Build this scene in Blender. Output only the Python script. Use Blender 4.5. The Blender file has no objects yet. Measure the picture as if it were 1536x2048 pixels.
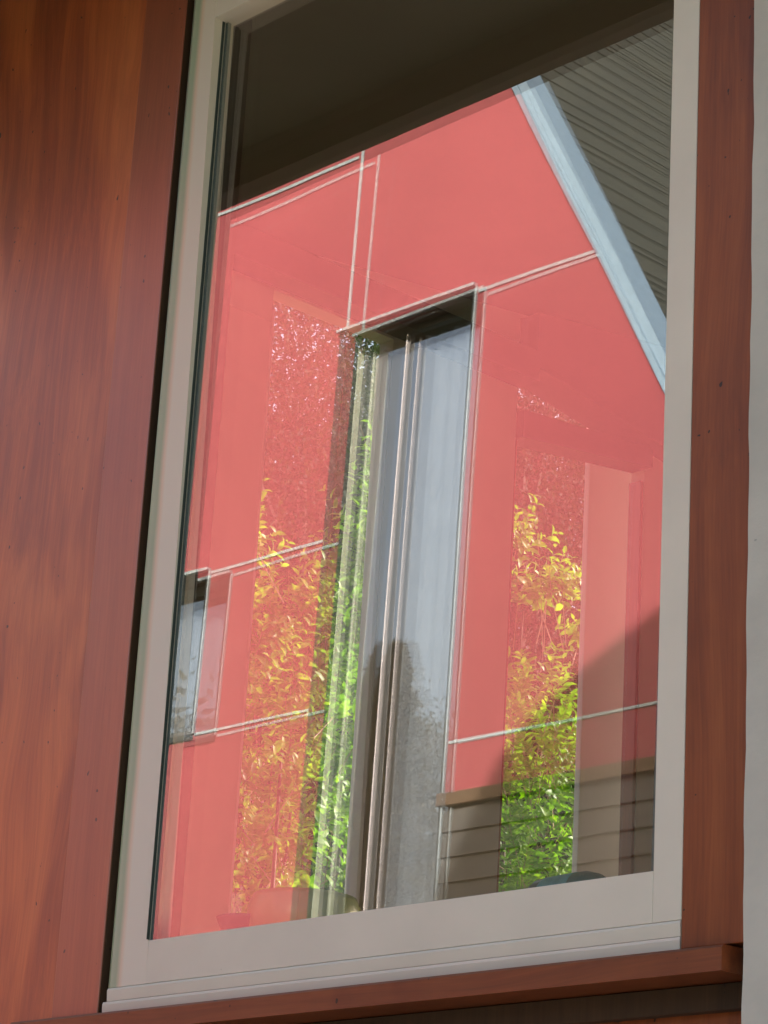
import bpy, bmesh, math, random
import numpy as np
from mathutils import Vector, Matrix, Euler
R = math.radians
sc = bpy.context.scene
COL = sc.collection
random.seed(7)
rng = np.random.default_rng(11)

# ------------------------------------------------------------------ camera
cam = bpy.data.cameras.new('camera')
cam.sensor_fit = 'HORIZONTAL'; cam.sensor_width = 36.0
cam.lens = 36.0 * 5420 / 1536
cam.clip_start = 0.05; cam.clip_end = 600
co = bpy.data.objects.new('camera', cam); COL.objects.link(co)
m3 = Matrix(((0.686051, 0.196693, 0.700461), (0.725466, -0.257812, -0.638147), (0.055069, 0.945962, -0.319566)))
co.matrix_world = Matrix.Translation((0, -2.75, 1.55)) @ m3.to_4x4()
sc.camera = co

# ------------------------------------------------------------------ daylight
SUN = Vector((0.31, 0.80, 0.50)).normalized()
w = bpy.data.worlds.new('World'); sc.world = w; w.use_nodes = True
nt = w.node_tree; nt.nodes.clear()
sky = nt.nodes.new('ShaderNodeTexSky'); sky.sky_type = 'NISHITA'; sky.sun_disc = False
sky.sun_elevation = math.asin(SUN.z); sky.sun_rotation = math.atan2(SUN.x, SUN.y)
sky.dust_density = 6.5; sky.air_density = 1.3
bg = nt.nodes.new('ShaderNodeBackground'); bg.inputs[1].default_value = 0.15
ow = nt.nodes.new('ShaderNodeOutputWorld')
nt.links.new(sky.outputs[0], bg.inputs[0]); nt.links.new(bg.outputs[0], ow.inputs[0])
sl = bpy.data.lights.new('sun', 'SUN'); sl.energy = 5.0; sl.angle = R(0.55); sl.color = (1.0, 0.94, 0.84)
so = bpy.data.objects.new('sun', sl); COL.objects.link(so)
so.rotation_euler = SUN.to_track_quat('Z', 'Y').to_euler(); so.location = (20, 50, 35)
sc.view_settings.view_transform = 'Standard'; sc.view_settings.look = 'None'
sc.view_settings.exposure = 1.3; sc.view_settings.gamma = 1.0
sc.cycles.caustics_reflective = False; sc.cycles.caustics_refractive = False
sc.cycles.use_denoising = True; sc.cycles.use_adaptive_sampling = False; sc.cycles.max_bounces = 12; sc.cycles.transparent_max_bounces = 16
sc.cycles.sample_clamp_indirect = 6.0

# ------------------------------------------------------------------ material helpers
def newmat(name):
    m = bpy.data.materials.new(name); m.use_nodes = True
    t = m.node_tree; t.nodes.clear()
    out = t.nodes.new('ShaderNodeOutputMaterial')
    return m, t, out
def N(t, typ, **kw):
    n = t.nodes.new(typ)
    for k, v in kw.items():
        if k.startswith('i_'):
            n.inputs[k[2:].replace('_', ' ')].default_value = v
        else: setattr(n, k, v)
    return n
def coords(t, scale, kind='Object', rot=(0, 0, 0)):
    tc = N(t, 'ShaderNodeTexCoord'); mp = N(t, 'ShaderNodeMapping')
    mp.inputs['Scale'].default_value = scale; mp.inputs['Rotation'].default_value = rot
    t.links.new(tc.outputs[kind], mp.inputs[0]); return mp.outputs[0]
def ramp(t, src, stops):
    r = N(t, 'ShaderNodeValToRGB'); e = r.color_ramp.elements
    while len(e) < len(stops): e.new(0.5)
    for el, (p, c) in zip(e, stops):
        el.position = p; el.color = (*c, 1) if len(c) == 3 else c
    t.links.new(src, r.inputs[0]); return r.outputs[0]
def noise(t, vec, scale, detail=4, rough=0.55, dist=0.0):
    n = N(t, 'ShaderNodeTexNoise'); n.inputs['Scale'].default_value = scale
    n.inputs['Detail'].default_value = detail; n.inputs['Roughness'].default_value = rough
    n.inputs['Distortion'].default_value = dist
    if vec is not None: t.links.new(vec, n.inputs['Vector'])
    return n.outputs['Fac']
def mixc(t, fac, a, b, mode='MIX'):
    n = N(t, 'ShaderNodeMix', data_type='RGBA', blend_type=mode)
    for inp, v in ((n.inputs[0], fac), (n.inputs[6], a), (n.inputs[7], b)):
        if isinstance(v, (int, float)): inp.default_value = v
        elif isinstance(v, tuple): inp.default_value = (*v, 1)
        else: t.links.new(v, inp)
    return n.outputs[2]
def bump(t, h, strength=0.3, dist=0.002):
    b = N(t, 'ShaderNodeBump'); b.inputs['Strength'].default_value = strength; b.inputs['Distance'].default_value = dist
    t.links.new(h, b.inputs['Height']); return b.outputs[0]
def principled(t, out, col, rough=0.5, metal=0.0, coat=0.0, coat_r=0.1, nrm=None, spec=0.5):
    p = N(t, 'ShaderNodeBsdfPrincipled')
    if isinstance(col, tuple): p.inputs['Base Color'].default_value = (*col, 1)
    else: t.links.new(col, p.inputs['Base Color'])
    if isinstance(rough, (int, float)): p.inputs['Roughness'].default_value = rough
    else: t.links.new(rough, p.inputs['Roughness'])
    p.inputs['Metallic'].default_value = metal; p.inputs['Coat Weight'].default_value = coat
    p.inputs['Coat Roughness'].default_value = coat_r; p.inputs['Specular IOR Level'].default_value = spec
    if nrm is not None: t.links.new(nrm, p.inputs['Normal'])
    if out is not None: t.links.new(p.outputs[0], out.inputs[0])
    return p
def plain(name, col, rough=0.5, var=0.12, scale=6.0, metal=0.0, coat=0.0, bmp=0.15, spots=0.0, spotcol=(0.03, 0.025, 0.02), coat_r=0.15):
    m, t, out = newmat(name)
    v = coords(t, (1, 1, 1))
    f = noise(t, v, scale, 5)
    d = tuple(c * (1 - var) for c in col); l = tuple(min(1, c * (1 + var)) for c in col)
    c = ramp(t, f, [(0.3, d), (0.7, l)])
    if spots:
        s = noise(t, v, 55, 2, 0.5)
        k = ramp(t, s, [(spots, (0, 0, 0)), (spots + 0.03, (1, 1, 1))])
        c = mixc(t, k, c, spotcol)
    fb = noise(t, v, scale * 18, 4)
    principled(t, out, c, rough, metal, coat, coat_r, bump(t, fb, bmp, 0.001))
    return m
def wood(name, dark, mid, light, scale=(1, 1, 1), coat=0.35, rough=0.42, horizontal=False, figure=1.0, coat_r=0.28, cior=1.5):
    m, t, out = newmat(name)
    s = (0.7, 0.7, 0.13) if not horizontal else (0.1, 0.7, 0.7)
    tc = N(t, 'ShaderNodeTexCoord')
    lo = N(t, 'ShaderNodeTexNoise'); lo.inputs['Scale'].default_value = 1.6; lo.inputs['Detail'].default_value = 2
    lm = N(t, 'ShaderNodeMapping'); lm.inputs['Scale'].default_value = (1.4, 1, 0.55) if not horizontal else (0.5, 1, 1.4)
    t.links.new(tc.outputs['Object'], lm.inputs[0]); t.links.new(lm.outputs[0], lo.inputs['Vector'])
    wv = N(t, 'ShaderNodeVectorMath', operation='MULTIPLY_ADD'); wv.inputs[1].default_value = (0.26 * figure, 0.26 * figure, 0.5 * figure)
    t.links.new(lo.outputs['Color'], wv.inputs[0]); t.links.new(tc.outputs['Object'], wv.inputs[2])
    def coords(t_, sc_):
        mp = N(t_, 'ShaderNodeMapping'); mp.inputs['Scale'].default_value = sc_
        t_.links.new(wv.outputs[0], mp.inputs[0]); return mp.outputs[0]
    v = coords(t, tuple(a * b for a, b in zip(s, scale)))
    big = noise(t, v, 5.0, 3, 0.5, 0.7)
    # flame figure: rings of a slowly varying field
    mul = N(t, 'ShaderNodeMath', operation='MULTIPLY'); mul.inputs[1].default_value = 26.0 * figure
    t.links.new(big, mul.inputs[0])
    sn = N(t, 'ShaderNodeMath', operation='SINE'); t.links.new(mul.outputs[0], sn.inputs[0])
    v2 = coords(t, (1, 1, 0.03) if not horizontal else (0.03, 1, 1))
    fine = noise(t, v2, 260, 4, 0.6)
    v3 = coords(t, (1, 1, 0.012) if not horizontal else (0.012, 1, 1))
    med = noise(t, v3, 45, 3, 0.5)
    a = N(t, 'ShaderNodeMath', operation='MULTIPLY_ADD'); a.inputs[1].default_value = 0.11 * figure; a.inputs[2].default_value = 0.10
    t.links.new(sn.outputs[0], a.inputs[0])
    b = N(t, 'ShaderNodeMath', operation='MULTIPLY_ADD'); b.inputs[1].default_value = 0.34
    t.links.new(fine, b.inputs[0]); t.links.new(a.outputs[0], b.inputs[2])
    c_ = N(t, 'ShaderNodeMath', operation='MULTIPLY_ADD'); c_.inputs[1].default_value = 0.45
    t.links.new(med, c_.inputs[0]); t.links.new(b.outputs[0], c_.inputs[2])
    col = ramp(t, c_.outputs[0], [(0.33, dark), (0.5, mid), (0.69, light)])
    vb = coords(t, (1, 1, 0.45))
    blot = noise(t, vb, 3.2, 4, 0.6)
    col = mixc(t, 0.75, col, ramp(t, blot, [(0.32, (0.62, 0.55, 0.55)), (0.5, (1, 1, 1)), (0.72, (1.0, 0.86, 0.7))]), 'MULTIPLY')
    sp = noise(t, coords(t, (1, 1, 0.8)), 75, 1, 0.4)
    k = ramp(t, sp, [(0.765, (0, 0, 0)), (0.785, (1, 1, 1))])
    col = mixc(t, k, col, (0.015, 0.008, 0.006))
    rr = N(t, 'ShaderNodeMapRange'); rr.inputs['To Min'].default_value = rough - 0.08; rr.inputs['To Max'].default_value = rough + 0.12
    t.links.new(blot, rr.inputs[0])
    pw = principled(t, out, col, rr.outputs[0], 0, coat, coat_r, bump(t, c_.outputs[0], 0.25, 0.0012)); pw.inputs['Coat IOR'].default_value = cior
    return m
def glassmat(name, ior=2.0, tint=(1, 1, 1), dirt=0.0, wave=0.0, refl=(1, 1, 1)):
    m, t, out = newmat(name)
    # the same reflectance from both sides of the sheet
    fr = N(t, 'ShaderNodeFresnel'); ge = N(t, 'ShaderNodeNewGeometry')
    mr = N(t, 'ShaderNodeMapRange'); mr.inputs['To Min'].default_value = ior; mr.inputs['To Max'].default_value = 1 / ior
    t.links.new(ge.outputs['Backfacing'], mr.inputs[0]); t.links.new(mr.outputs[0], fr.inputs[0])
    tr = N(t, 'ShaderNodeBsdfTransparent'); tr.inputs[0].default_value = (*tint, 1)
    gl = N(t, 'ShaderNodeBsdfGlossy'); gl.inputs['Roughness'].default_value = 0.0; gl.inputs[0].default_value = (*refl, 1)
    if wave:
        v = coords(t, (1, 1, 0.35)); h = noise(t, v, 2.2, 1, 0.3)
        b = bump(t, h, 1.0, wave)
        t.links.new(b, gl.inputs['Normal'])
    mx = N(t, 'ShaderNodeMixShader')
    t.links.new(fr.outputs[0], mx.inputs[0]); t.links.new(tr.outputs[0], mx.inputs[1]); t.links.new(gl.outputs[0], mx.inputs[2])
    last = mx.outputs[0]
    if dirt:
        v = coords(t, (1, 1, 1)); s = noise(t, v, 120, 3, 0.6)
        k = ramp(t, s, [(0.765, (0, 0, 0)), (0.80, (dirt,) * 3)])
        dd = N(t, 'ShaderNodeBsdfDiffuse'); dd.inputs[0].default_value = (0.5, 0.47, 0.42, 1)
        m2 = N(t, 'ShaderNodeMixShader'); t.links.new(k, m2.inputs[0]); t.links.new(last, m2.inputs[1]); t.links.new(dd.outputs[0], m2.inputs[2])
        last = m2.outputs[0]
    t.links.new(last, out.inputs[0])
    return m
def leafmat(name, c1, c2, c3, trans=0.45, rough=0.35, scale=9):
    m, t, out = newmat(name)
    v = coords(t, (1, 1, 1)); f = noise(t, v, scale, 3, 0.7)
    c = ramp(t, f, [(0.3, c1), (0.52, c2), (0.7, c3)])
    p = principled(t, None, c, rough, spec=0.3)
    tl = N(t, 'ShaderNodeBsdfTranslucent')
    ct = mixc(t, 1.0, c, (1.35, 1.5, 0.5), 'MULTIPLY'); t.links.new(ct, tl.inputs[0])
    mx = N(t, 'ShaderNodeMixShader'); mx.inputs[0].default_value = trans
    t.links.new(p.outputs[0], mx.inputs[1]); t.links.new(tl.outputs[0], mx.inputs[2]); t.links.new(mx.outputs[0], out.inputs[0])
    return m

M = {}
M['ply'] = wood('stained plywood', (0.26, 0.055, 0.015), (0.41, 0.098, 0.024), (0.56, 0.155, 0.042), coat=0.9, rough=0.42, cior=1.62)
M['strip'] = wood('stained strip board', (0.23, 0.058, 0.022), (0.32, 0.086, 0.034), (0.41, 0.12, 0.048), cior=1.75, coat=0.9, rough=0.40, figure=0.3)
M['board'] = wood('stained trim board', (0.18, 0.042, 0.011), (0.27, 0.066, 0.016), (0.36, 0.10, 0.026), coat=0.25, rough=0.42, figure=0.4)
M['sill'] = wood('stained sill', (0.13, 0.032, 0.010), (0.20, 0.05, 0.014), (0.27, 0.075, 0.022), horizontal=True, figure=0.3)
M['dark_shade_wood'] = wood('dark timber and recess shade', (0.03, 0.014, 0.006), (0.05, 0.024, 0.01), (0.07, 0.035, 0.015), coat=0.0, rough=0.7, figure=0.2)  # dark timber colour; on the reveal and sill strips it stands for shade
M['white'] = plain('white window paint', (0.76, 0.68, 0.58), 0.42, 0.05, 5, coat=0.25, bmp=0.12, spots=0.775, coat_r=0.25)
M['post'] = plain('grey painted concrete', (0.57, 0.52, 0.46), 0.7, 0.12, 5, bmp=0.7, spots=0.76, spotcol=(0.25, 0.25, 0.24))
M['gasket'] = plain('window gasket', (0.035, 0.05, 0.042), 0.6)
M['spacer'] = plain('spacer bar', (0.13, 0.15, 0.14), 0.5)
M['pane'] = glassmat('window glass', 2.5, dirt=0.5, wave=0.0003)
M['pane_inner'] = glassmat('inner window glass', 2.5, wave=0.0003)
M['clear'] = glassmat('clear garden glass', 1.35)
M['soffit'] = plain('dark soffit board', (0.13, 0.12, 0.092), 0.7, 0.15, 3)
M['fascia'] = plain('dark fascia board', (0.13, 0.10, 0.085), 0.6, 0.15, 3)
M['room'] = plain('room wall', (0.55, 0.50, 0.45), 0.8, 0.06, 3)
M['beam'] = plain('room beam', (0.03, 0.016, 0.012), 0.7, 0.2, 3)
M['ceiling'] = plain('room ceiling', (0.13, 0.12, 0.10), 0.8, 0.06, 3)
M['red'] = plain('red wall panel', (0.335, 0.066, 0.076), 0.62, 0.07, 0.7, bmp=0.1)
M['joint'] = plain('pale joint strip', (0.40, 0.46, 0.49), 0.45, 0.2, 30, spots=0.72, spotcol=(0.3, 0.26, 0.2))
M['cap'] = plain('blue grey metal capping', (0.28, 0.39, 0.49), 0.42, 0.1, 25, metal=0.25, spots=0.70, spotcol=(0.55, 0.58, 0.6))
M['tan'] = plain('weathered timber strip', (0.12, 0.072, 0.04), 0.7, 0.2, 12)
M['weather'] = plain('dark weatherboard', (0.085, 0.078, 0.07), 0.65, 0.12, 5)
M['alu'] = plain('grey aluminium frame', (0.13, 0.135, 0.14), 0.4, 0.08, 12)
M['flange'] = plain('dark window flange', (0.035, 0.04, 0.04), 0.5, 0.1, 12)
M['jamb'] = plain('pale jamb lining', (0.84, 0.88, 0.70), 0.5, 0.06, 12)
M['mull'] = plain('white mullion', (0.8, 0.74, 0.76), 0.45, 0.04, 12)
M['redglass'] = glassmat('reflective glass', 8.0, tint=(0.98, 0.99, 1), refl=(0.93, 0.97, 1.0), wave=0.0008)
M['curtain'] = plain('pale blue curtain', (0.66, 0.76, 0.88), 0.8, 0.08, 5)
M['brick'] = plain('brown brick', (0.20, 0.10, 0.075), 0.8, 0.25, 22)
M['postwhite'] = plain('white veranda paint', (0.85, 0.80, 0.77), 0.5, 0.04, 4)
M['bark'] = plain('bark', (0.10, 0.075, 0.05), 0.85, 0.35, 15, bmp=0.8)
M['twig'] = plain('reddish twig', (0.24, 0.15, 0.08), 0.7, 0.3, 15)
M['leaf'] = leafmat('shrub leaf', (0.05, 0.13, 0.008), (0.13, 0.27, 0.012), (0.30, 0.42, 0.02), 0.5, 0.45)
M['leaf2'] = leafmat('tree leaf', (0.008, 0.018, 0.006), (0.016, 0.03, 0.009), (0.035, 0.055, 0.015), 0.3, 0.75, 4)
M['leaf3'] = leafmat('conifer leaf', (0.085, 0.058, 0.022), (0.13, 0.09, 0.038), (0.18, 0.125, 0.06), 0.2, 0.6, 4)
M['blossom'] = plain('cream blossom', (0.80, 0.80, 0.60), 0.6, 0.1, 30)
M['bowl'] = plain('olive glazed pottery', (0.34, 0.37, 0.10), 0.35, 0.15, 10, coat=0.4)
M['jug'] = plain('red glazed pottery', (0.8, 0.05, 0.03), 0.35, 0.15, 10, coat=0.4)
M['jugdark'] = plain('dark glazed rim', (0.05, 0.03, 0.05), 0.3, 0.15, 10, coat=0.5)
M['bottle'] = plain('dark teal plastic', (0.01, 0.09, 0.075), 0.3, 0.3, 14, coat=0.6)
M['label'] = plain('bottle label', (0.08, 0.30, 0.30), 0.5, 0.3, 40)
M['floor'] = plain('timber floor', (0.16, 0.10, 0.06), 0.5, 0.2, 5)
M['roofing'] = plain('grey roofing', (0.14, 0.14, 0.13), 0.7, 0.1, 8)

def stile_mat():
    m, t, out = newmat('white paint with painted reflection')
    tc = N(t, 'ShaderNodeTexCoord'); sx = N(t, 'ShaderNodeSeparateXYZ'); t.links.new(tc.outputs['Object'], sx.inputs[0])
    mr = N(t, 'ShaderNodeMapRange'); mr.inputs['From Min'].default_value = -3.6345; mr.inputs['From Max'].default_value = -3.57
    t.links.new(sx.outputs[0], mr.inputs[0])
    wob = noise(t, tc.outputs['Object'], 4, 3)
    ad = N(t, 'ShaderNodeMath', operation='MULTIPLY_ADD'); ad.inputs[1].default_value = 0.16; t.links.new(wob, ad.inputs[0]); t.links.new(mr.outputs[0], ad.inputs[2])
    c = ramp(t, ad.outputs[0], [(0.12, (0.44, 0.50, 0.37)), (0.42, (0.36, 0.44, 0.31)), (0.58, (0.74, 0.57, 0.44)), (0.72, (0.76, 0.68, 0.58))])  # green edge reflection painted into the colour, fading across the stile
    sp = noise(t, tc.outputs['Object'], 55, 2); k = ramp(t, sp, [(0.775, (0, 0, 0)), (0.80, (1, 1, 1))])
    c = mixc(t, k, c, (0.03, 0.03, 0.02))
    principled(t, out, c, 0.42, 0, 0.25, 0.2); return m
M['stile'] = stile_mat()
def roof_mat():
    m, t, out = newmat('granular shingle')
    v = coords(t, (1, 1, 1))
    g = noise(t, v, 220, 3, 0.7); b = noise(t, v, 2.5, 4, 0.6)
    c = ramp(t, g, [(0.3, (0.025, 0.028, 0.024)), (0.55, (0.056, 0.060, 0.050)), (0.76, (0.13, 0.13, 0.115)), (0.82, (0.6, 0.6, 0.55))])
    c = mixc(t, 0.6, c, ramp(t, b, [(0.3, (0.7, 0.72, 0.7)), (0.7, (1.15, 1.12, 1.0))]), 'MULTIPLY')
    principled(t, out, c, 0.8, nrm=bump(t, g, 0.6, 0.003)); return m
M['shingle'] = roof_mat()
M['shingle_edge'] = plain('shingle butt edge', (0.012, 0.012, 0.012), 0.9)
def ground_mat():
    m, t, out = newmat('lawn')
    v = coords(t, (1, 1, 1)); f = noise(t, v, 3, 6, 0.7); g = noise(t, v, 90, 3, 0.7)
    c = mixc(t, 0.5, ramp(t, f, [(0.3, (0.05, 0.09, 0.02)), (0.7, (0.10, 0.14, 0.04))]), ramp(t, g, [(0.3, (0.04, 0.07, 0.02)), (0.7, (0.12, 0.16, 0.05))]))
    principled(t, out, c, 0.9, nrm=bump(t, g, 0.8, 0.02)); return m
M['lawn'] = ground_mat()
M['paving'] = plain('concrete paving', (0.38, 0.36, 0.33), 0.85, 0.1, 4, bmp=0.4)

# ------------------------------------------------------------------ geometry helpers
def tag(o, label=None, cat=None, group=None, kind=None):
    if label: o['label'] = label
    if cat: o['category'] = cat
    if group: o['group'] = group
    if kind: o['kind'] = kind
    return o
def empty(name, loc=(0, 0, 0), rz=0, label=None, cat=None, group=None):
    o = bpy.data.objects.new(name, None); COL.objects.link(o)
    o.location = loc; o.rotation_euler = (0, 0, rz); o.empty_display_size = 0.2
    return tag(o, label, cat, group)
def obj(name, bm, mats, parent=None, smooth=False):
    me = bpy.data.meshes.new(name); bmesh.ops.recalc_face_normals(bm, faces=bm.faces[:]); bm.to_mesh(me); bm.free()
    for m in (mats if isinstance(mats, (list, tuple)) else [mats]): me.materials.append(m)
    if smooth:
        for p in me.polygons: p.use_smooth = True
    o = bpy.data.objects.new(name, me); COL.objects.link(o)
    if parent: o.parent = parent
    return o
def box(bm, x0, x1, y0, y1, z0, z1, bev=0.0, seg=2):
    vs = [bm.verts.new((x, y, z)) for x in (x0, x1) for y in (y0, y1) for z in (z0, z1)]
    q = [(0, 1, 3, 2), (4, 6, 7, 5), (0, 4, 5, 1), (2, 3, 7, 6), (0, 2, 6, 4), (1, 5, 7, 3)]
    fs = [bm.faces.new([vs[i] for i in f]) for f in q]
    if bev:
        es = list({e for f in fs for e in f.edges})
        bmesh.ops.bevel(bm, geom=es, offset=bev, segments=seg, affect='EDGES', profile=0.5)
def boxobj(name, mat, parent, *a, bev=0.0, seg=2):
    bm = bmesh.new(); box(bm, *a, bev=bev, seg=seg); return obj(name, bm, mat, parent)
def prism_y(bm, pts, y0, y1, mi=0):
    """polygon in x,z extruded along y"""
    a = [bm.verts.new((x, y0, z)) for x, z in pts]; b = [bm.verts.new((x, y1, z)) for x, z in pts]
    fs = [bm.faces.new(a), bm.faces.new(b[::-1])]
    n = len(pts)
    for i in range(n): fs.append(bm.faces.new((a[i], b[i], b[(i + 1) % n], a[(i + 1) % n])))
    for f in fs: f.material_index = mi
    return fs
def prism_x(bm, pts, x0, x1):
    a = [bm.verts.new((x0, y, z)) for y, z in pts]; b = [bm.verts.new((x1, y, z)) for y, z in pts]
    bm.faces.new(a); bm.faces.new(b[::-1]); n = len(pts)
    for i in range(n): bm.faces.new((a[i], b[i], b[(i + 1) % n], a[(i + 1) % n]))
def tube(bm, pts, rads, seg=6):
    rings = []
    for i, (p, r) in enumerate(zip(pts, rads)):
        p = Vector(p); d = (Vector(pts[min(i + 1, len(pts) - 1)]) - Vector(pts[max(i - 1, 0)])).normalized()
        u = d.orthogonal().normalized(); v = d.cross(u)
        rings.append([bm.verts.new(p + (u * math.cos(k * 2 * math.pi / seg) + v * math.sin(k * 2 * math.pi / seg)) * r) for k in range(seg)])
    for a, b in zip(rings, rings[1:]):
        # match nearest vertex so the tube does not twist
        off = min(range(seg), key=lambda s: sum((a[k].co - b[(k + s) % seg].co).length for k in range(seg)))
        for k in range(seg): bm.faces.new((a[k], a[(k + 1) % seg], b[(k + 1 + off) % seg], b[(k + off) % seg]))
    bm.faces.new(rings[0][::-1]); bm.faces.new(rings[-1])
def lathe(bm, prof, c=(0, 0, 0), seg=32, mi=None):
    rings = [[bm.verts.new((c[0] + r * math.cos(k * 2 * math.pi / seg), c[1] + r * math.sin(k * 2 * math.pi / seg), c[2] + z)) for k in range(seg)] for r, z in prof]
    for a, b in zip(rings, rings[1:]):
        for k in range(seg): bm.faces.new((a[k], a[(k + 1) % seg], b[(k + 1) % seg], b[k]))
    bm.faces.new(rings[0][::-1]); bm.faces.new(rings[-1])

# ------------------------------------------------------------------ ground
bm = bmesh.new()
vs = [bm.verts.new(p) for p in ((-250, -250, 0), (250, -250, 0), (250, 250, 0), (-250, 250, 0))]; bm.faces.new(vs)
tag(obj('ground', bm, M['lawn']), kind='structure', label='green lawn around both houses')
bm = bmesh.new(); vs = [bm.verts.new(p) for p in ((-7.4, -5.8, .004), (6, -5.8, .004), (6, 0.0, .004), (-7.4, 0.0, .004))]; bm.faces.new(vs)
tag(obj('path', bm, M['paving']), kind='structure', label='concrete paving between the two houses')

# ------------------------------------------------------------------ the timber house with the window
H = empty('timber_house', (0, 0, 0), 0, 'red brown stained timber house wall around the white framed window', 'house')
# big plywood sheet left of the trim board
o = boxobj('plywood_panel', M['ply'], H, -5.56, -3.7825, 0.0035, 0.03, 0.3, 4.60, bev=0.0015); tag(o, 'large stained plywood sheet with flame grain left of the window')
boxobj('reveal_shade_strip', M['dark_shade_wood'], H, -3.6538, -3.6525, 0.0015, 0.045, 2.178, 4.094)  # added dark strip, paints the shade inside the left gap
o = boxobj('trim_board', M['strip'], H, -3.781, -3.654, -0.001, 0.03, 2.176, 4.60, bev=0.0012); tag(o, 'stained vertical board between plywood sheet and window')
o = boxobj('trim_board', M['board'], H, -2.3785, -2.235, -0.002, 0.03, 2.176, 4.60, bev=0.0015); tag(o, 'stained vertical board between window and grey post')
tag(boxobj('under_sill_shade', M['dark_shade_wood'], H, -3.86, -2.28, 0.046, 0.0655, 2.100, 2.1345), 'dark strip standing in for the shadow under the sill')  # added dark strip, its colour is the shade below the sill
o = boxobj('lower_panel', M['board'], H, -5.56, -2.235, 0.066, 0.10, 0.3, 2.134, bev=0.001); tag(o, 'stained board panel in shade below the window sill')
bm = bmesh.new(); prism_x(bm, [(-0.03, 2.1365), (-0.03, 2.167), (-0.026, 2.171), (0.10, 2.1735), (0.10, 2.1365)], -3.86, -2.284)
o = obj('window_sill', bm, M['sill'], H); tag(o, 'stained timber sill under the white window')
# wall core round the opening (inside faces of the room)
bm = bmesh.new()
box(bm, -5.50, -3.66, 0.032, 0.15, 2.17, 4.60); box(bm, -2.372, -0.9, 0.032, 0.15, 2.17, 4.60)
box(bm, -5.50, -0.9, 0.102, 0.15, 0.0, 2.135); box(bm, -3.658, -2.374, 0.032, 0.15, 4.12, 4.60)
obj('inner_wall', bm, M['room'], H)
bm = bmesh.new(); box(bm, -3.66, -2.372, -0.001, 0.03, 4.098, 4.60, bev=0.001)
tag(obj('head_board', bm, M['board'], H), 'stained board above the window head')
boxobj('clad_wall', M['board'], H, -2.04, -0.9, 0.0, 0.03, 0.0, 4.60)
# the window
W = boxobj('window', M['dark_shade_wood'], H, -3.6520, -3.640, 0.045, 0.15, 2.176, 4.097)
tag(W, 'white framed double glazed window reflecting a red wall')
bm = bmesh.new(); box(bm, -3.6385, -3.540, 0.0, 0.045, 2.2165, 4.094)
def yd(z): return 0.0125 + (z - 3.1) * math.tan(R(0.756))
def xi(z): return -3.540 - (yd(z) - 0.007) * 1.33
for v in bm.verts:
    if v.co.x > -3.6: v.co.x = xi(v.co.z)
es = [e for e in bm.edges if all(v.co.x < -3.6 and v.co.y < 0.01 for v in e.verts) and abs(e.verts[0].co.z - e.verts[1].co.z) > 1]
bmesh.ops.bevel(bm, geom=es, offset=0.012, segments=8, affect='EDGES', profile=0.5)
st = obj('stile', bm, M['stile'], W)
for p in st.data.polygons: p.use_smooth = abs(p.normal.z) < 0.5 and p.normal.x < -0.01 and p.normal.y < -0.01
tag(st, 'white left stile with a rounded outer edge')
o = boxobj('stile', M['white'], W, -2.432, -2.3805, 0.0, 0.045, 2.2165, 4.094, bev=0.0008); tag(o, 'white right stile against the timber board')
boxobj('bottom_rail', M['white'], W, -3.5325, -2.4325, 0.0, 0.045, 2.2165, 2.288, bev=0.0008)
boxobj('top_rail', M['white'], W, -3.5632, -2.4325, 0.0, 0.045, 4.012, 4.094, bev=0.0008)
bm = bmesh.new(); prism_x(bm, [(-0.0004, 2.1942), (-0.0018, 2.212), (0.0, 2.2158), (0.045, 2.216), (0.045, 2.194)], -3.631, -2.381)
tag(obj('bead', bm, M['white'], W), 'thin white bead along the foot of the sash')
bm = bmesh.new(); prism_x(bm, [(-0.0012, 2.1755), (-0.002, 2.189), (-0.0006, 2.1935), (0.045, 2.1935), (0.045, 2.1745)], -3.6405, -2.381)
tag(obj('bottom_frame', bm, M['white'], W), 'white frame strip resting on the sill')
# glass: two panes of an insulating unit, leaning back by three quarters of a degree, the inner one slightly bowed
TILT = math.tan(R(0.756))
def pane(name, y0, mat, bow_x, bow_z, z0=2.286, z1=4.014, x0=-3.566, x1=-2.431, nx=40, nz=50):
    bm = bmesh.new(); g = []
    for i in range(nx + 1):
        row = []
        for k in range(nz + 1):
            x = x0 + (x1 - x0) * i / nx; z = z0 + (z1 - z0) * k / nz
            y = y0 + (z - 3.1) * TILT + bow_x * (x + 2.56) ** 2 + bow_z * (z - 2.9) ** 2
            row.append(bm.verts.new((x, y, z)))
        g.append(row)
    for i in range(nx):
        for k in range(nz): bm.faces.new((g[i][k], g[i + 1][k], g[i + 1][k + 1], g[i][k + 1]))
    o = obj(name, bm, mat, W, True); return o
tag(pane('glass_pane', 0.0125, M['pane'], 0, 0), 'outer sheet of clear glass')
tag(pane('glass_pane', 0.0245, M['pane_inner'], 0.0029, 0.0008), 'inner sheet of clear glass behind the first')
def leaning(x0, x1, ya, yb, z0, z1, left):
    a = [((xi(z) + 0.0004 + x) if left else x, y + (z - 3.1) * TILT, z) for z in (z0, z1) for x, y in ((x0, ya), (x1, ya), (x1, yb), (x0, yb))]
    v = [bm.verts.new(p) for p in a]
    for f in ((0, 1, 2, 3), (4, 5, 6, 7), (0, 1, 5, 4), (1, 2, 6, 5), (2, 3, 7, 6), (3, 0, 4, 7)): bm.faces.new([v[i] for i in f])
bm = bmesh.new(); leaning(0, 0.006, 0.0145, 0.0225, 2.289, 4.011, True); obj('spacer_bar', bm, M['spacer'], W)
bm = bmesh.new(); leaning(0, 0.0012, 0.0060, 0.0115, 2.289, 4.011, True)
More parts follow.
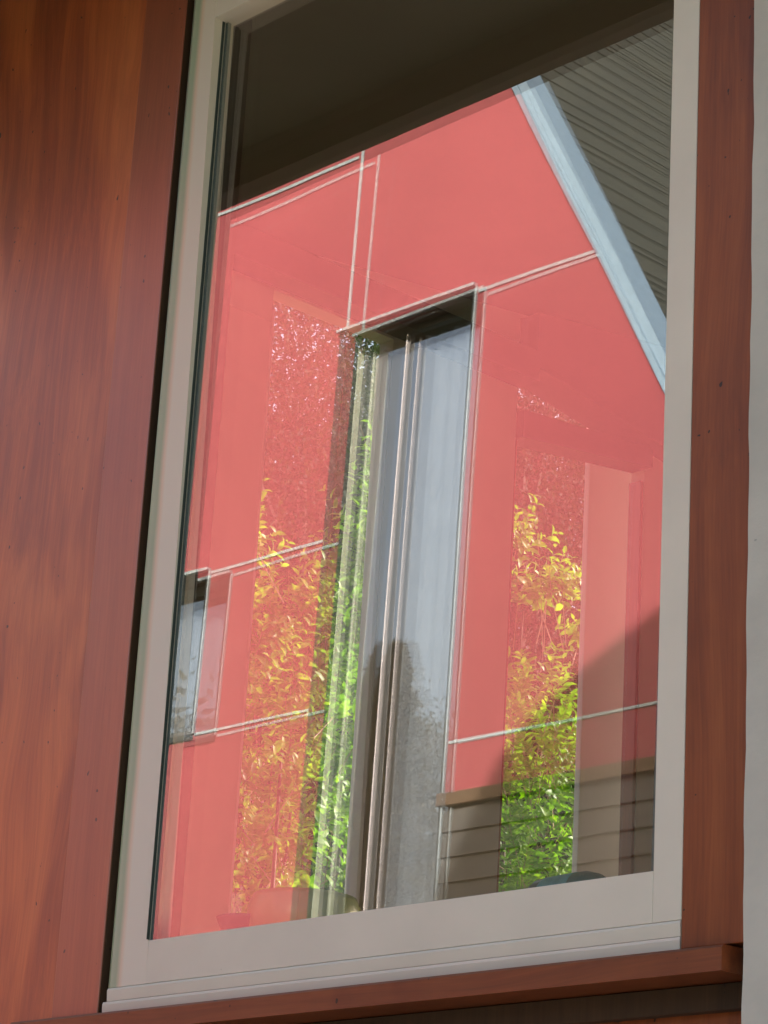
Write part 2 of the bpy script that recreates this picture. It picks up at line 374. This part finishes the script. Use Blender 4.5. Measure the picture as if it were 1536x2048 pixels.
o = obj('sealing_strip', bm, M['gasket'], W); tag(o, 'dark sealing strip down the left edge of the glass')
for (x0, x1, z0, z1) in ((-2.44, -2.4325, 2.288, 4.012),):
    bm = bmesh.new()
    a = [(x, y + (z - 3.1) * TILT, z) for z in (z0, z1) for x, y in ((x0, 0.015), (x1, 0.015), (x1, 0.0225), (x0, 0.0225))]
    v = [bm.verts.new(p) for p in a]
    for f in ((0, 1, 2, 3), (4, 5, 6, 7), (0, 1, 5, 4), (1, 2, 6, 5), (2, 3, 7, 6), (3, 0, 4, 7)): bm.faces.new([v[i] for i in f])
    obj('spacer_bar', bm, M['spacer'], W)
# eave, roof
bm = bmesh.new(); prism_x(bm, [(-0.90, 4.45), (4.3, 5.05), (4.3, 5.20), (-0.90, 4.60)], -5.70, -0.6)
RF = obj('roof', bm, M['soffit'], H); tag(RF, 'dark boarded soffit of the eave above the window')
bm = bmesh.new(); box(bm, -5.72, -0.58, -0.935, -0.902, 4.360, 4.64, bev=0.003); box(bm, -5.72, -0.58, -0.900, -0.86, 4.35, 4.445)
tag(obj('fascia', bm, M['fascia'], RF), 'dark brown fascia board seen as the top edge of the reflection')
bm = bmesh.new()
for y in (-0.45,): box(bm, -5.68, -0.62, y, y + 0.09, 4.42, 4.49)
obj('purlin', bm, M['fascia'], RF)
bm = bmesh.new(); prism_x(bm, [(0.152, 4.555), (3.548, 4.94), (3.548, 4.955), (0.152, 4.565)], -5.498, -1.002); obj('room_ceiling', bm, M['ceiling'], H)
# added unseen block, outlined to throw the curved shade on the red house
up = [(-6.15, 5.0), (-6.15, 8.70), (-6.02, 9.02), (-5.82, 9.20), (-5.55, 9.36), (-5.1, 9.56), (-4.6, 9.72), (-3.9, 9.85), (-0.6, 10.0), (-0.6, 5.0)]
bm = bmesh.new(); prism_y(bm, up, 1.0, 4.2)
tag(obj('shade_block', bm, M['board'], H), 'unseen block added to shade the red house')
# room: back, right and left walls, floor, inner windows towards the garden
bm = bmesh.new(); box(bm, -5.50, -3.5, 3.55, 3.65, 0.6, 4.93); box(bm, -1.3, -0.9, 3.55, 3.65, 0.6, 4.93); box(bm, -3.5, -1.3, 3.55, 3.65, 0.6, 1.3); box(bm, -3.5, -1.3, 3.55, 3.65, 3.4, 4.93); box(bm, -1.0, -0.9, 0.152, 3.548, 0.6, 4.6); obj('room_wall', bm, M['room'], H)  # back wall opening, out of view, added so sun brightens the room
boxobj('room_floor', M['floor'], H, -5.5, -1.0, 0.151, 3.549, 0.60, 0.66)
bm = bmesh.new(); Lx0, Lx1 = -5.56, -5.502
Y1a, Y1b, Y2a, Y2b = 1.79, 2.26, 2.79, 3.385
box(bm, Lx0, Lx1, 0.0, Y1a, 0.3, 4.50); box(bm, Lx0, Lx1, Y1b, Y2a, 0.3, 4.59); box(bm, Lx0, Lx1, Y2b, 4.25, 0.3, 4.93)  # far end runs on unseen, added to shade the veranda post
box(bm, Lx0, Lx1, Y1a, Y1b, 0.3, 2.3); box(bm, Lx0, Lx1, Y2a, Y2b, 0.3, 2.3)
box(bm, Lx0, Lx1, 1.2, 2.26, 4.60, 4.66)
prism_x(bm, [(0.152, 4.502), (Y1a, 4.502), (Y1a, 4.757), (0.152, 4.568)], Lx0, Lx1)
box(bm, Lx0, Lx1, Y1b, Y2a, 4.588, 4.664)
prism_x(bm, [(Y1a + .001, 4.662), (Y2a, 4.662), (Y2a, 4.872), (Y1a + .001, 4.758)], Lx0, Lx1)
prism_x(bm, [(Y2a + .001, 4.842), (3.548, 4.932), (4.24, 4.932), (4.24, 5.035), (Y2a + .001, 4.873)], Lx0, Lx1)
obj('side_wall', bm, M['room'], H)
bm = bmesh.new(); prism_x(bm, [(Y2a, 4.66), (3.28, 4.585), (3.549, 4.55), (3.549, 4.93), (Y2a, 4.84)], -5.558, -5.42)
box(bm, -5.49, -5.40, 1.2, 2.78, 4.602, 4.70); 
obj('beam', bm, M['beam'], H)
bm = bmesh.new(); prism_x(bm, [(Y2a, 4.44), (3.385, 4.51), (3.385, 4.575), (Y2a, 4.53)], -5.558, -5.47); obj('transom', bm, M['beam'], H)
for k, (a, b) in enumerate(((Y1a, Y1b), (Y2a, Y2b))):
    top = 4.598 if k == 0 else 4.52
    bm = bmesh.new(); box(bm, -5.556, -5.506, a, a + .012, 2.302, top - .05); box(bm, -5.556, -5.506, b - .014, b - .001, 2.302, top - .05); box(bm, -5.556, -5.506, a, b, 2.302, 2.34)
    f = obj('garden_window', bm, M['mull'] if k == 0 else M['board'], H); tag(f, 'garden side window seen through the room, %s' % ('nearer the left stile' if k == 0 else 'by the far corner'))
    bm = bmesh.new(); v = [bm.verts.new(p) for p in ((-5.53, a, 2.3), (-5.53, b, 2.3), (-5.53, b, top - .02), (-5.53, a, top - .02))]; bm.faces.new(v)
    obj('garden_pane', bm, M['clear'], f)
boxobj('inner_sill', M['room'], H, -3.66, -2.372, 0.05, 0.30, 2.225, 2.252)

# ------------------------------------------------------------------ things on the inner sill
bm = bmesh.new(); lathe(bm, [(0.05, 0), (0.075, 0.01), (0.092, 0.05), (0.094, 0.09), (0.088, 0.105), (0.085, 0.112), (0.080, 0.108), (0.080, 0.03), (0.0, 0.02)], (-3.325, 0.155, 2.253))
tag(obj('plant_pot', bm, M['bowl'], None, True), 'olive green pot on the inner sill behind the glass', 'pot')
J = empty('jug', (-3.475, 0.16, 2.253), 0, 'red pottery jug with dark rim beside the olive pot', 'jug')
bm = bmesh.new(); lathe(bm, [(0.03, 0), (0.05, 0.015), (0.056, 0.045), (0.045, 0.07), (0.035, 0.08), (0.0, 0.082)]); obj('body', bm, M['jug'], J, True)
bm = bmesh.new(); lathe(bm, [(0.036, 0.079), (0.042, 0.092), (0.036, 0.094), (0.030, 0.083)]); obj('rim', bm, M['jugdark'], J, True)
bm = bmesh.new(); tube(bm, [(-0.04, 0, 0.075), (-0.068, 0, 0.07), (-0.078, 0, 0.05), (-0.068, 0, 0.03), (-0.05, 0, 0.022)], [0.006] * 5, 8); obj('handle', bm, M['jug'], J, True)
J = empty('dish', (-3.40, 0.10, 2.253), 0, 'small dark dish between red jug and olive pot', 'dish')
bm = bmesh.new(); lathe(bm, [(0.02, 0), (0.035, 0.03), (0.052, 0.07), (0.054, 0.074), (0.048, 0.07), (0.03, 0.03), (0, 0.02)]); obj('body', bm, M['jugdark'], J, True)
Bt = empty('bottle', (-2.70, 0.13, 2.292), 0, 'dark teal bottle lying on the inner sill at the lower right', 'bottle')
bm = bmesh.new(); lathe(bm, [(0.0, 0), (0.034, 0.0), (0.038, 0.01), (0.038, 0.10), (0.032, 0.12), (0.015, 0.145), (0.013, 0.165), (0.0, 0.166)])
bmesh.ops.rotate(bm, verts=bm.verts, cent=(0, 0, 0), matrix=Matrix.Rotation(R(88), 3, 'Y')); bmesh.ops.translate(bm, verts=bm.verts, vec=(-0.07, 0, 0.002)); obj('body', bm, M['bottle'], Bt, True)
bm = bmesh.new(); lathe(bm, [(0.0385, 0.025), (0.0390, 0.03), (0.0390, 0.08), (0.0385, 0.085)])
bmesh.ops.rotate(bm, verts=bm.verts, cent=(0, 0, 0), matrix=Matrix.Rotation(R(88), 3, 'Y')); bmesh.ops.translate(bm, verts=bm.verts, vec=(-0.07, 0, 0.002)); obj('label', bm, M['label'], Bt, True)

# ------------------------------------------------------------------ painted concrete post at the right
bm = bmesh.new(); nz = 130; ring = []
for k in range(nz + 1):
    z = 4.45 * k / nz; e = 0.0008 * math.sin(z * 21) + 0.0007 * math.sin(z * 47 + 1) + 0.0008 * (random.random() - .5)
    ring.append([bm.verts.new(p) for p in ((-2.2555 + e, -0.022, z), (-2.2555 + e, 0.20, z), (-2.04, 0.20, z), (-2.04, -0.022, z))])
for a, b in zip(ring, ring[1:]):
    for i in range(4): bm.faces.new((a[i], a[(i + 1) % 4], b[(i + 1) % 4], b[i]))
bm.faces.new(ring[0]); bm.faces.new(ring[-1])
tag(obj('concrete_post', bm, M['post']), 'pale grey painted concrete post at the right of the timber board', 'post')

# ------------------------------------------------------------------ the red house across the yard
RH = empty('red_house', (0, -6.0, 0), R(-0.578), 'tall red panelled house with steep grey roof reflected in the glass', 'house')
TANR = 1.747
def zr(x): return 8.31 - TANR * (x + 8.90)      # rake of the gable
AX = -10.6; AZ = zr(AX); 
def zl(x): return AZ - TANR * (AX - x)
bm = bmesh.new(); T0, T1 = -0.12, 0.0
def col(x0, x1, z0, z1=None):
    if z1 is not None: prism_y(bm, [(x0, z0), (x1, z0), (x1, z1), (x0, z1)], T0, T1)
    else:
        pts = [(x0, z0), (x1, z0), (x1, zr(x1) if x1 > AX else zl(x1))]
        if x0 < AX < x1: pts.append((AX, AZ))
        pts.append((x0, zr(x0) if x0 > AX else zl(x0))); prism_y(bm, pts, T0, T1)
WX0, WX1, WZ0, WZ1 = -10.0, -9.065, 3.5, 7.185
SX0, SX1, SZ0, SZ1 = -11.95, -10.98, 5.12, 6.03
col(-15.2, SX0, 0); col(SX0, SX1, 0, SZ0); col(SX0, SX1, SZ1); col(SX1, WX0, 0)
col(WX0, WX1, WZ1); col(WX0, WX1, 0, WZ0); col(WX1, -6.78, 4.56)
# right bottom of that strip follows the rake
o = obj('wall', bm, M['red'], RH); tag(o, 'smooth sunlit red wall panels')
# weatherboards under the red wall, right of the tall window
bm = bmesh.new(); z = 4.49
while z > 0.05:
    z0 = z - 0.122
    prism_x(bm, [(-0.11, z0), (0.006, z0), (-0.006, z), (-0.11, z)], WX1 + 0.012, -8.9 + (8.31 - z) / TANR - 0.03); z = z0
tag(obj('weatherboard', bm, M['weather'], RH), 'dark grey weatherboards below the red wall')
boxobj('timber_strip', M['tan'], RH, WX1 - 0.01, -6.80, -0.02, 0.025, 4.492, 4.555, bev=0.003)
# joint strips
def joint(x0, x1, z0, z1): 
    boxobj('joint_strip', M['joint'], RH, x0, x1, -0.002, 0.006, z0, z1)
joint(-10.010, -9.990, 7.215, 8.62); joint(-14.0, -10.03, 8.222, 8.240)
joint(-9.03, -8.235, 7.148, 7.166); joint(-10.95, -10.04, 6.012, 6.028); joint(-10.95, -10.04, 5.108, 5.122)
joint(-9.03, -6.95, 4.797, 4.811); joint(-10.010, -9.990, 8.64, 9.6)
# rake capping and roof
n = Vector((math.sin(math.atan(TANR)), 0, math.cos(math.atan(TANR))))   # outward from the slope
def rp(x, off): return (x + n.x * off, zr(x) + n.z * off)
xr = -5.6
bm = bmesh.new(); prism_y(bm, [rp(AX, 0.0), rp(xr, 0.0), rp(xr, 0.032), rp(AX, 0.032)], -0.14, 0.035)
tag(obj('rake_capping', bm, M['cap'], RH), 'pale blue metal capping along the rake')
bm = bmesh.new(); prism_y(bm, [rp(AX, 0.034), rp(xr, 0.034), rp(xr, 0.086), rp(AX, 0.086)], -0.16, 0.022)
tag(obj('rake_capping', bm, M['cap'], RH), 'outer strip of pale blue metal capping')
bm = bmesh.new(); prism_y(bm, [(x2, z2) for x2, z2 in ((AX - (x - AX), zz) for x, zz in (rp(AX, 0.0), rp(xr, 0.0), rp(xr, 0.09), rp(AX, 0.09)))], -0.14, 0.03)
obj('rake_capping', bm, M['cap'], RH)
bm = bmesh.new()
L = (xr - AX) * math.sqrt(1 + TANR ** 2); u = Vector((1, 0, -TANR)).normalized()
s = 0.0; base = Vector((AX, 0, AZ)); Y0, Y1 = -9.0, -0.165
rr = random.Random(3)
while s < L:
    dlt = rr.choice((0.07, 0.12, 0.15)) + rr.uniform(-0.012, 0.012); e = min(L, s + dlt)
    a = base + u * s + n * 0.074; b = base + u * e + n * 0.078; c2 = base + u * e + n * 0.0744
    prev = [bm.verts.new((p.x, yy, p.z)) for p in (a, b, c2) for yy in (Y0, Y1)]
    f = bm.faces.new((prev[0], prev[1], prev[3], prev[2])); f.material_index = 0
    f = bm.faces.new((prev[2], prev[3], prev[5], prev[4])); f.material_index = 1
    s = e
prism_y(bm, [rp(AX, 0.0), rp(xr, 0.0), rp(xr, 0.064), rp(AX, 0.064)], Y0, Y1)
prism_y(bm, [(2 * AX - p[0], p[1]) for p in (rp(AX, 0.0), rp(xr, 0.0), rp(xr, 0.08), rp(AX, 0.08))], Y0, Y1)
o = obj('roof', bm, [M['shingle'], M['shingle_edge']], RH); tag(o, 'steep olive grey shingle roof with dark courses')
boxobj('rear_wall', M['weather'], RH, -15.2, -5.9, -9.0, -8.9, 0, 2.4)

def red_window(x0, x1, z0, z1, label, jamb=True, mullion=None):
    fl = bmesh.new()   # outer flange
    box(fl, x0 - 0.045, x0 - 0.001, -0.10, 0.012, z0, z1 + 0.0); box(fl, x1 + 0.001, x1 + 0.014, -0.10, 0.010, z0, z1)
    box(fl, x0 - 0.045, x1 + 0.014, -0.10, 0.012, z0 - 0.03, z0 - 0.001)
    F = obj('window', fl, M['flange'], RH); tag(F, label)
    # pale drip flashing over the head and speckled edge bead
    boxobj('head_flashing', M['joint'], F, x0 - 0.06, x1 + 0.02, -0.02, 0.03, z1 + 0.002, z1 + 0.018)
    bm = bmesh.new(); box(bm, x1 + 0.016, x1 + 0.026, -0.01, 0.013, z0, z1); tag(obj('edge_bead', bm, M['joint'], F), 'pale speckled bead down the right edge')
    # reveals
    boxobj('outer_jamb', M['flange'], F, x0, x0 + 0.004, -0.084, -0.001, z0, z1 - 0.001)
    bm = bmesh.new(); box(bm, x0, x0 + 0.006, -0.17, -0.085, z0, z1 - 0.001); obj('jamb', bm, M['jamb'] if jamb else M['alu'], F)
    bm = bmesh.new(); box(bm, x1 - 0.006, x1, -0.17, -0.001, z0, z1 - 0.001); obj('jamb', bm, M['alu'], F)
    bm = bmesh.new(); box(bm, x0 + 0.007, x1 - 0.007, -0.17, -0.001, z1 - 0.012, z1 - 0.001); obj('head', bm, M['dark_shade_wood'], F)
    bm = bmesh.new(); g = 0.03
    box(bm, x0 + 0.007, x0 + 0.007 + g, -0.165, -0.125, z0 + g, z1 - 0.014); box(bm, x1 - 0.007 - 2 * g, x1 - 0.007, -0.165, -0.115, z0 + g, z1 - 0.014)
    box(bm, x0 + 0.008 + g, x1 - 0.008 - 2 * g, -0.165, -0.125, z1 - 0.05, z1 - 0.014); box(bm, x0 + 0.007, x1 - 0.007, -0.165, -0.02, z0, z0 + g - 0.001)
    obj('sash', bm, M['alu'], F)
    if mullion:
        bm = bmesh.new(); box(bm, mullion - 0.005, mullion + 0.004, -0.16, -0.118, z0 + g, z1 - 0.055); obj('mullion', bm, M['mull'], F)
        bm = bmesh.new(); box(bm, mullion + 0.008, mullion + 0.016, -0.16, -0.132, z0 + g, z1 - 0.055); obj('mullion_seal', bm, M['alu'], F)
    bm = bmesh.new(); v = [bm.verts.new(p) for p in ((x0 + .008, -0.145, z0 + .01), (x1 - .008, -0.145, z0 + .01), (x1 - .008, -0.145, z1 - .02), (x0 + .008, -0.145, z1 - .02))]; bm.faces.new(v)
    obj('glass', bm, M['redglass'], F, True)
    # pleated curtain and dark room box behind
    bm = bmesh.new(); pv = []
    cx0 = x0 + (x1 - x0) * (0.42 if mullion else 0.1)
    for i in range(61):
        x = cx0 + (x1 - cx0 - 0.04) * i / 60; y = -0.205 + 0.012 * math.sin(i * 0.53) + 0.008 * math.sin(i * 0.21 + 1)
        pv.append((bm.verts.new((x, y, z0)), bm.verts.new((x, y, z1 - 0.06))))
    for a, b in zip(pv, pv[1:]): bm.faces.new((a[0], b[0], b[1], a[1]))
    obj('curtain', bm, M['curtain'], F, True)
    bm = bmesh.new(); box(bm, x0 - 0.3, x1 + 0.3, -0.62, -0.60, z0 - 0.2, z1 + 0.2); obj('blackout_board', bm, M['alu'], F)
red_window(WX0, WX1, WZ0, WZ1, 'tall narrow window in the red wall mirroring sky and trees', True, -9.66)
red_window(SX0, SX1, SZ0, SZ1, 'small window in the red wall at the left edge of the glass', False)

# ------------------------------------------------------------------ veranda post and brick pier outside the garden windows
boxobj('veranda_post', M['postwhite'], None, -5.725, -5.70, 3.34, 3.56, 0.0, 4.72, bev=0.004)
tag(bpy.data.objects['veranda_post'], 'white painted veranda post outside the far garden window', 'post')
bm = bmesh.new(); z = 0.0; k = 0
while z < 5.4:
    off = 0.06 if k % 2 else 0.0
    y = 3.94 - off
    while y < 4.5:
        box(bm, -6.21, -6.10 - 0.004 * (k % 2), max(3.94, y) + 0.003, min(4.5, y + 0.22) - 0.003, z, z + 0.075); y += 0.23
    z += 0.087; k += 1
box(bm, -6.205, -6.112, 3.948, 4.495, 0, 5.38)
tag(obj('brick_pier', bm, M['brick']), 'brown brick pier behind the pale veranda post', 'pier')

# ------------------------------------------------------------------ foliage
LT = np.array([[0, 0, 0], [0.30, 0.21, 0.07], [0.30, -0.21, 0.07], [0.36, 0, 0.0], [0.70, 0.16, 0.0], [0.70, -0.16, 0.0], [0.74, 0, -0.06], [1.0, 0, -0.20]])
LF = np.array([[0, 3, 1], [0, 2, 3], [1, 3, 6], [1, 6, 4], [3, 2, 5], [3, 5, 6], [4, 6, 7], [6, 5, 7]])
def leafmesh(name, pos, dirs, ups, size, mat, parent, simple=False):
    T = LT if not simple else LT[[0, 1, 2, 7]]; F = LF if not simple else np.array([[0, 2, 1], [1, 2, 3]])
    d = dirs / np.linalg.norm(dirs, axis=1, keepdims=True)
    s = np.cross(ups, d); s /= np.linalg.norm(s, axis=1, keepdims=True) + 1e-9
    u = np.cross(d, s)
    V = pos[:, None, :] + size[:, None, None] * (T[None, :, 0:1] * d[:, None, :] + T[None, :, 1:2] * s[:, None, :] + T[None, :, 2:3] * u[:, None, :])
    n = len(pos); nv = len(T); nf = len(F)
    idx = (F[None] + (np.arange(n) * nv)[:, None, None]).reshape(-1, 3)
    me = bpy.data.meshes.new(name); me.vertices.add(n * nv); me.vertices.foreach_set('co', V.reshape(-1).astype(np.float32))
    me.loops.add(n * nf * 3); me.loops.foreach_set('vertex_index', idx.reshape(-1).astype(np.int32))
    me.polygons.add(n * nf); me.polygons.foreach_set('loop_start', (np.arange(n * nf) * 3).astype(np.int32)); me.polygons.foreach_set('loop_total', np.full(n * nf, 3, np.int32))
    me.update(calc_edges=True); me.materials.append(mat)
    o = bpy.data.objects.new(name, me); COL.objects.link(o); o.parent = parent; return o
def ell_points(ells, n, shell=0.0):
    vol = np.array([e[3] * e[4] * e[5] * (e[6] if len(e) > 6 else 1) for e in ells]); vol = vol / vol.sum()
    k = rng.choice(len(ells), n, p=vol); E = np.array([e[:6] for e in ells])[k]
    p = rng.normal(size=(n, 3)); p /= np.linalg.norm(p, axis=1, keepdims=True)
    r = (shell + (1 - shell) * rng.random(n)) ** (1 / 3)
    return E[:, :3] + p * r[:, None] * E[:, 3:], p
def shrub(name, base, ells, nshoot, label, leafsize=0.08, mat='leaf', flowers=0, trunk_top=4.0, group=None, seed=0, cat='shrub'):
    S = empty(name, base, 0, label, cat, group)
    b = np.array(base)
    P, outw = ell_points(ells, nshoot)
    D = outw * 0.5 + rng.normal(size=P.shape) * 0.35 + np.array([0, 0, 0.75]); D /= np.linalg.norm(D, axis=1, keepdims=True)
    pos = []; dr = []; up = []; sz = []
    for i in range(nshoot):
        Ls = rng.uniform(0.12, 0.30); k = rng.integers(5, 9)
        side = np.cross(D[i], [0.3, 0.5, 0.8]); side /= np.linalg.norm(side)
        s2 = np.cross(D[i], side)
        for j in range(k):
            t = j / k; q = P[i] + D[i] * Ls * t
            ang = (j % 2) * math.pi / 2 + rng.normal() * 0.35
            sd = side * math.cos(ang) + s2 * math.sin(ang)
            for sg in (1, -1):
                pos.append(q); d = sd * sg * rng.uniform(.8, 1.1) + D[i] * rng.uniform(0.3, 0.9) + rng.normal(size=3) * 0.12; dr.append(d); up.append(D[i] + rng.normal(size=3) * 0.15)
                sz.append(leafsize * rng.uniform(0.65, 1.15) * (1 - 0.45 * t))
    leafmesh('leaves', np.array(pos) - b, np.array(dr), np.array(up), np.array(sz), M[mat], S)
    bm = bmesh.new()
    for i in range(0, nshoot):
        q0 = P[i] - b; q1 = q0 + D[i] * 0.22
        if i % 3 == 0:
            qq = q0 - D[i] * 0.25 + rng.normal(size=3) * 0.03; tube(bm, [tuple(qq), tuple(q0), tuple(q1)], [0.003, 0.0022, 0.001], 3)
    obj('twigs', bm, M['twig'], S)
    bm = bmesh.new()
    for i in range(7):
        tgt = ell_points(ells, 1)[0][0] - b; w1 = tgt * 0.45 + np.array([rng.normal() * 0.15, rng.normal() * 0.15, 0.2])
        tube(bm, [(rng.normal() * .05, rng.normal() * .05, -0.05), tuple(w1), tuple(tgt)], [0.03, 0.018, 0.006], 6)
    obj('stem', bm, M['bark'], S)
    if flowers:
        n = flowers; fp = []; 
        for i in range(n):
            c = P[rng.integers(nshoot)] + np.array([0, 0, 0.15]); m_ = 26
            a = rng.normal(size=(m_, 3)) * np.array([0.018, 0.018, 0.03]); fp.append(c + a)
        fp = np.concatenate(fp) - b
        leafmesh('blossom', fp, rng.normal(size=fp.shape), rng.normal(size=fp.shape), np.full(len(fp), 0.016), M['blossom'], S, True)
    return S
G1 = 'leafy shrubs outside the garden windows'
shrub('garden_shrub', (-8.9, 4.7, 0), [(-8.8, 4.65, 4.0, .50, .48, .95), (-8.7, 5.10, 5.15, .12, .12, .62, 7), (-8.7, 5.0, 4.6, .2, .25, .5, 2.5), (-8.75, 4.38, 5.08, .10, .10, .28, 11), (-8.8, 4.72, 4.85, .22, .30, .20, 4), (-8.9, 4.7, 2.3, .6, .6, 1.2, .2)], 780,
      'green shrub with cream blossom seen through the nearer garden window', flowers=16, group=G1)
shrub('garden_shrub', (-8.9, 6.25, 0), [(-8.8, 6.25, 4.15, .50, .55, .85, 1.5), (-8.7, 6.28, 5.36, .16, .16, .07, 9), (-8.65, 5.98, 5.50, .06, .07, .14, 14), (-8.7, 6.60, 5.25, .08, .09, .12, 7), (-8.9, 6.3, 2.4, .6, .6, 1.2, .2)], 640,
      'dense green shrub seen through the far garden window', flowers=14, group=G1)
shrub('garden_shrub', (-9.4, 5.5, 0), [(-9.3, 5.45, 3.5, .5, .5, 1.1), (-9.3, 5.4, 2.0, .6, .5, 1.2, .5)], 240,
      'lower shrub between the two taller shrubs', group=G1)

def tree(name, base, crown, nleaf, label, lsize, mat, hgt, group=None, r0=0.16, clump=0.45, cat='tree', per=60):
    S = empty(name, base, 0, label, cat, group); b = np.array(base, float)
    nc = max(4, nleaf // per)
    C_, o_ = ell_points(crown, nc, 0.15)
    k = rng.integers(0, nc, nleaf)
    P = C_[k] + rng.normal(size=(nleaf, 3)) * clump * rng.uniform(0.4, 1.0, size=(nc, 1))[k]
    leafmesh('crown', P - b, rng.normal(size=P.shape) + np.array([0, 0, -0.2]), rng.normal(size=P.shape) + np.array([0, 0, 1.0]), lsize * rng.uniform(.6, 1.3, nleaf), M[mat], S, True)
    bm = bmesh.new(); top = np.array([rng.normal() * .2, rng.normal() * .2, hgt])
    mid = top * 0.5 + np.array([rng.normal() * .15, rng.normal() * .15, 0])
    tube(bm, [(0, 0, -0.1), tuple(mid), tuple(top)], [r0, r0 * .65, r0 * .2], 10)
    for i in range(min(34, nc)):
        c = C_[i] - b; t = np.clip(c[2] / hgt - 0.18, 0.2, 0.9); st_ = mid * (t / .5) if t < .5 else mid + (top - mid) * (t - .5) / .5
        md = (st_ + c) / 2 + np.array([0, 0, 0.15]); tube(bm, [tuple(st_), tuple(md), tuple(c)], [r0 * .3, r0 * .16, 0.012], 5)
    obj('trunk', bm, M['bark'], S); return S
G2 = 'garden trees beyond the shrubs'
tree('garden_tree', (-14.2, 9.2, 0), [(-14.2, 9.0, 8.0, 1.2, 1.0, 1.9), (-14.2, 9.4, 5.2, 1.3, 1.2, 1.6)], 55000, 'fine leaved tree with sky glinting through behind the blossoming shrub', 0.055, 'leaf2', 8, G2, clump=0.30)
tree('garden_tree', (-14.6, 12.0, 0), [(-14.4, 11.9, 8.2, 1.2, 1.3, 2.2), (-14.2, 11.8, 5.0, 1.3, 1.3, 1.6)], 90000, 'dark fine leaved tree behind the dense shrub', 0.055, 'leaf2', 8.5, G2, clump=0.34)
tree('garden_tree', (-17.0, 11.0, 0), [(-17.0, 11.0, 6.0, 1.5, 2.6, 3.0), (-17.0, 11.2, 9.4, 1.2, 2.2, 1.8)], 70000, 'tree standing between and behind the other two garden trees', 0.07, 'leaf2', 9.5, G2, clump=0.4)
# conifer and loose trees mirrored in the tall window of the red house
def conifer(base, hgt, rad, n, label):
    S = empty('conifer', base, 0, label, 'tree')
    t = 0.25 + 0.75 * rng.random(n); ang = rng.random(n) * 2 * math.pi; lay = 0.66 + 0.34 * np.sin(t * hgt * 5.5 + 2.5 * np.sin(ang * 3) + ang); rr_ = rad * (1 - t) ** 0.7 * lay * np.sqrt(rng.uniform(.2, 1, n)) + 0.05
    P = np.stack([rr_ * np.cos(ang), rr_ * np.sin(ang), t * hgt - rr_ * 0.15], 1)
    D = np.stack([np.cos(ang), np.sin(ang), rng.uniform(-.2, .7, n)], 1) + rng.normal(size=(n, 3)) * 0.3
    leafmesh('crown', P, D, rng.normal(size=P.shape) + np.array([0, 0, 1.]), rng.uniform(.2, .6, n), M['leaf3'], S, True)
    bm = bmesh.new(); tube(bm, [(0, 0, -0.1), (0, 0, hgt * .5), (0, 0, hgt * .99)], [0.5, 0.3, 0.03], 8); obj('trunk', bm, M['bark'], S)
conifer((-72.2, 53.4, 0), 31.5, 6.5, 50000, 'dark conifer mirrored in the tall red house window')
tree('loose_tree', (-76, 59.3, 0), [(-76, 59.3, 26.5, 3.2, 2.6, 4.2), (-76, 59.0, 18, 4, 4, 7)], 30000, 'loose brownish tree beside the conifer in the tall window', 0.32, 'leaf3', 28, None, r0=0.4, clump=0.8)
tree('broad_tree', (-78, 50, 0), [(-78, 50, 22, 5, 5, 7), (-78, 50, 12, 5, 5, 8)], 26000, 'broad tree left of the conifer', 0.5, 'leaf3', 26, None, r0=0.5, clump=1.2)
# trees left of the yard, mirrored faintly in the rounded stile
G3 = 'trees at the left end of the yard'
tree('yard_tree', (-8.9, -1.25, 0), [(-8.9, -1.25, 4.2, 1.0, .8, 2.0)], 22000, 'bright green slender tree at the left end of the yard', 0.09, 'leaf', 5.6, None, r0=0.10, clump=0.3)
# far row that closes the garden
G4 = 'tall trees closing off the garden'
for i, (x, y, h_, lb) in enumerate(((-20, 14.3, 12.6, 'leftmost of the tall dark trees closing off the garden'), (-21.5, 16.3, 13, 'middle one of the tall dark trees closing off the garden'), (-20, 18.2, 12.8, 'rightmost of the tall dark trees closing off the garden'))):
    tree('far_tree', (x, y, 0), [(x, y, 5.5, 1.7, 1.7, 4.5), (x, y, h_ - 2.6, 1.5, 1.5, 2.9)] if i else [(x, y, 5.5, 1.7, 1.7, 4.5), (x - .2, y, 8.9, 1.5, 1.5, 2.0)], 60000, lb, 0.13, 'leaf2', h_ * .9, G4, r0=0.3, clump=0.55)
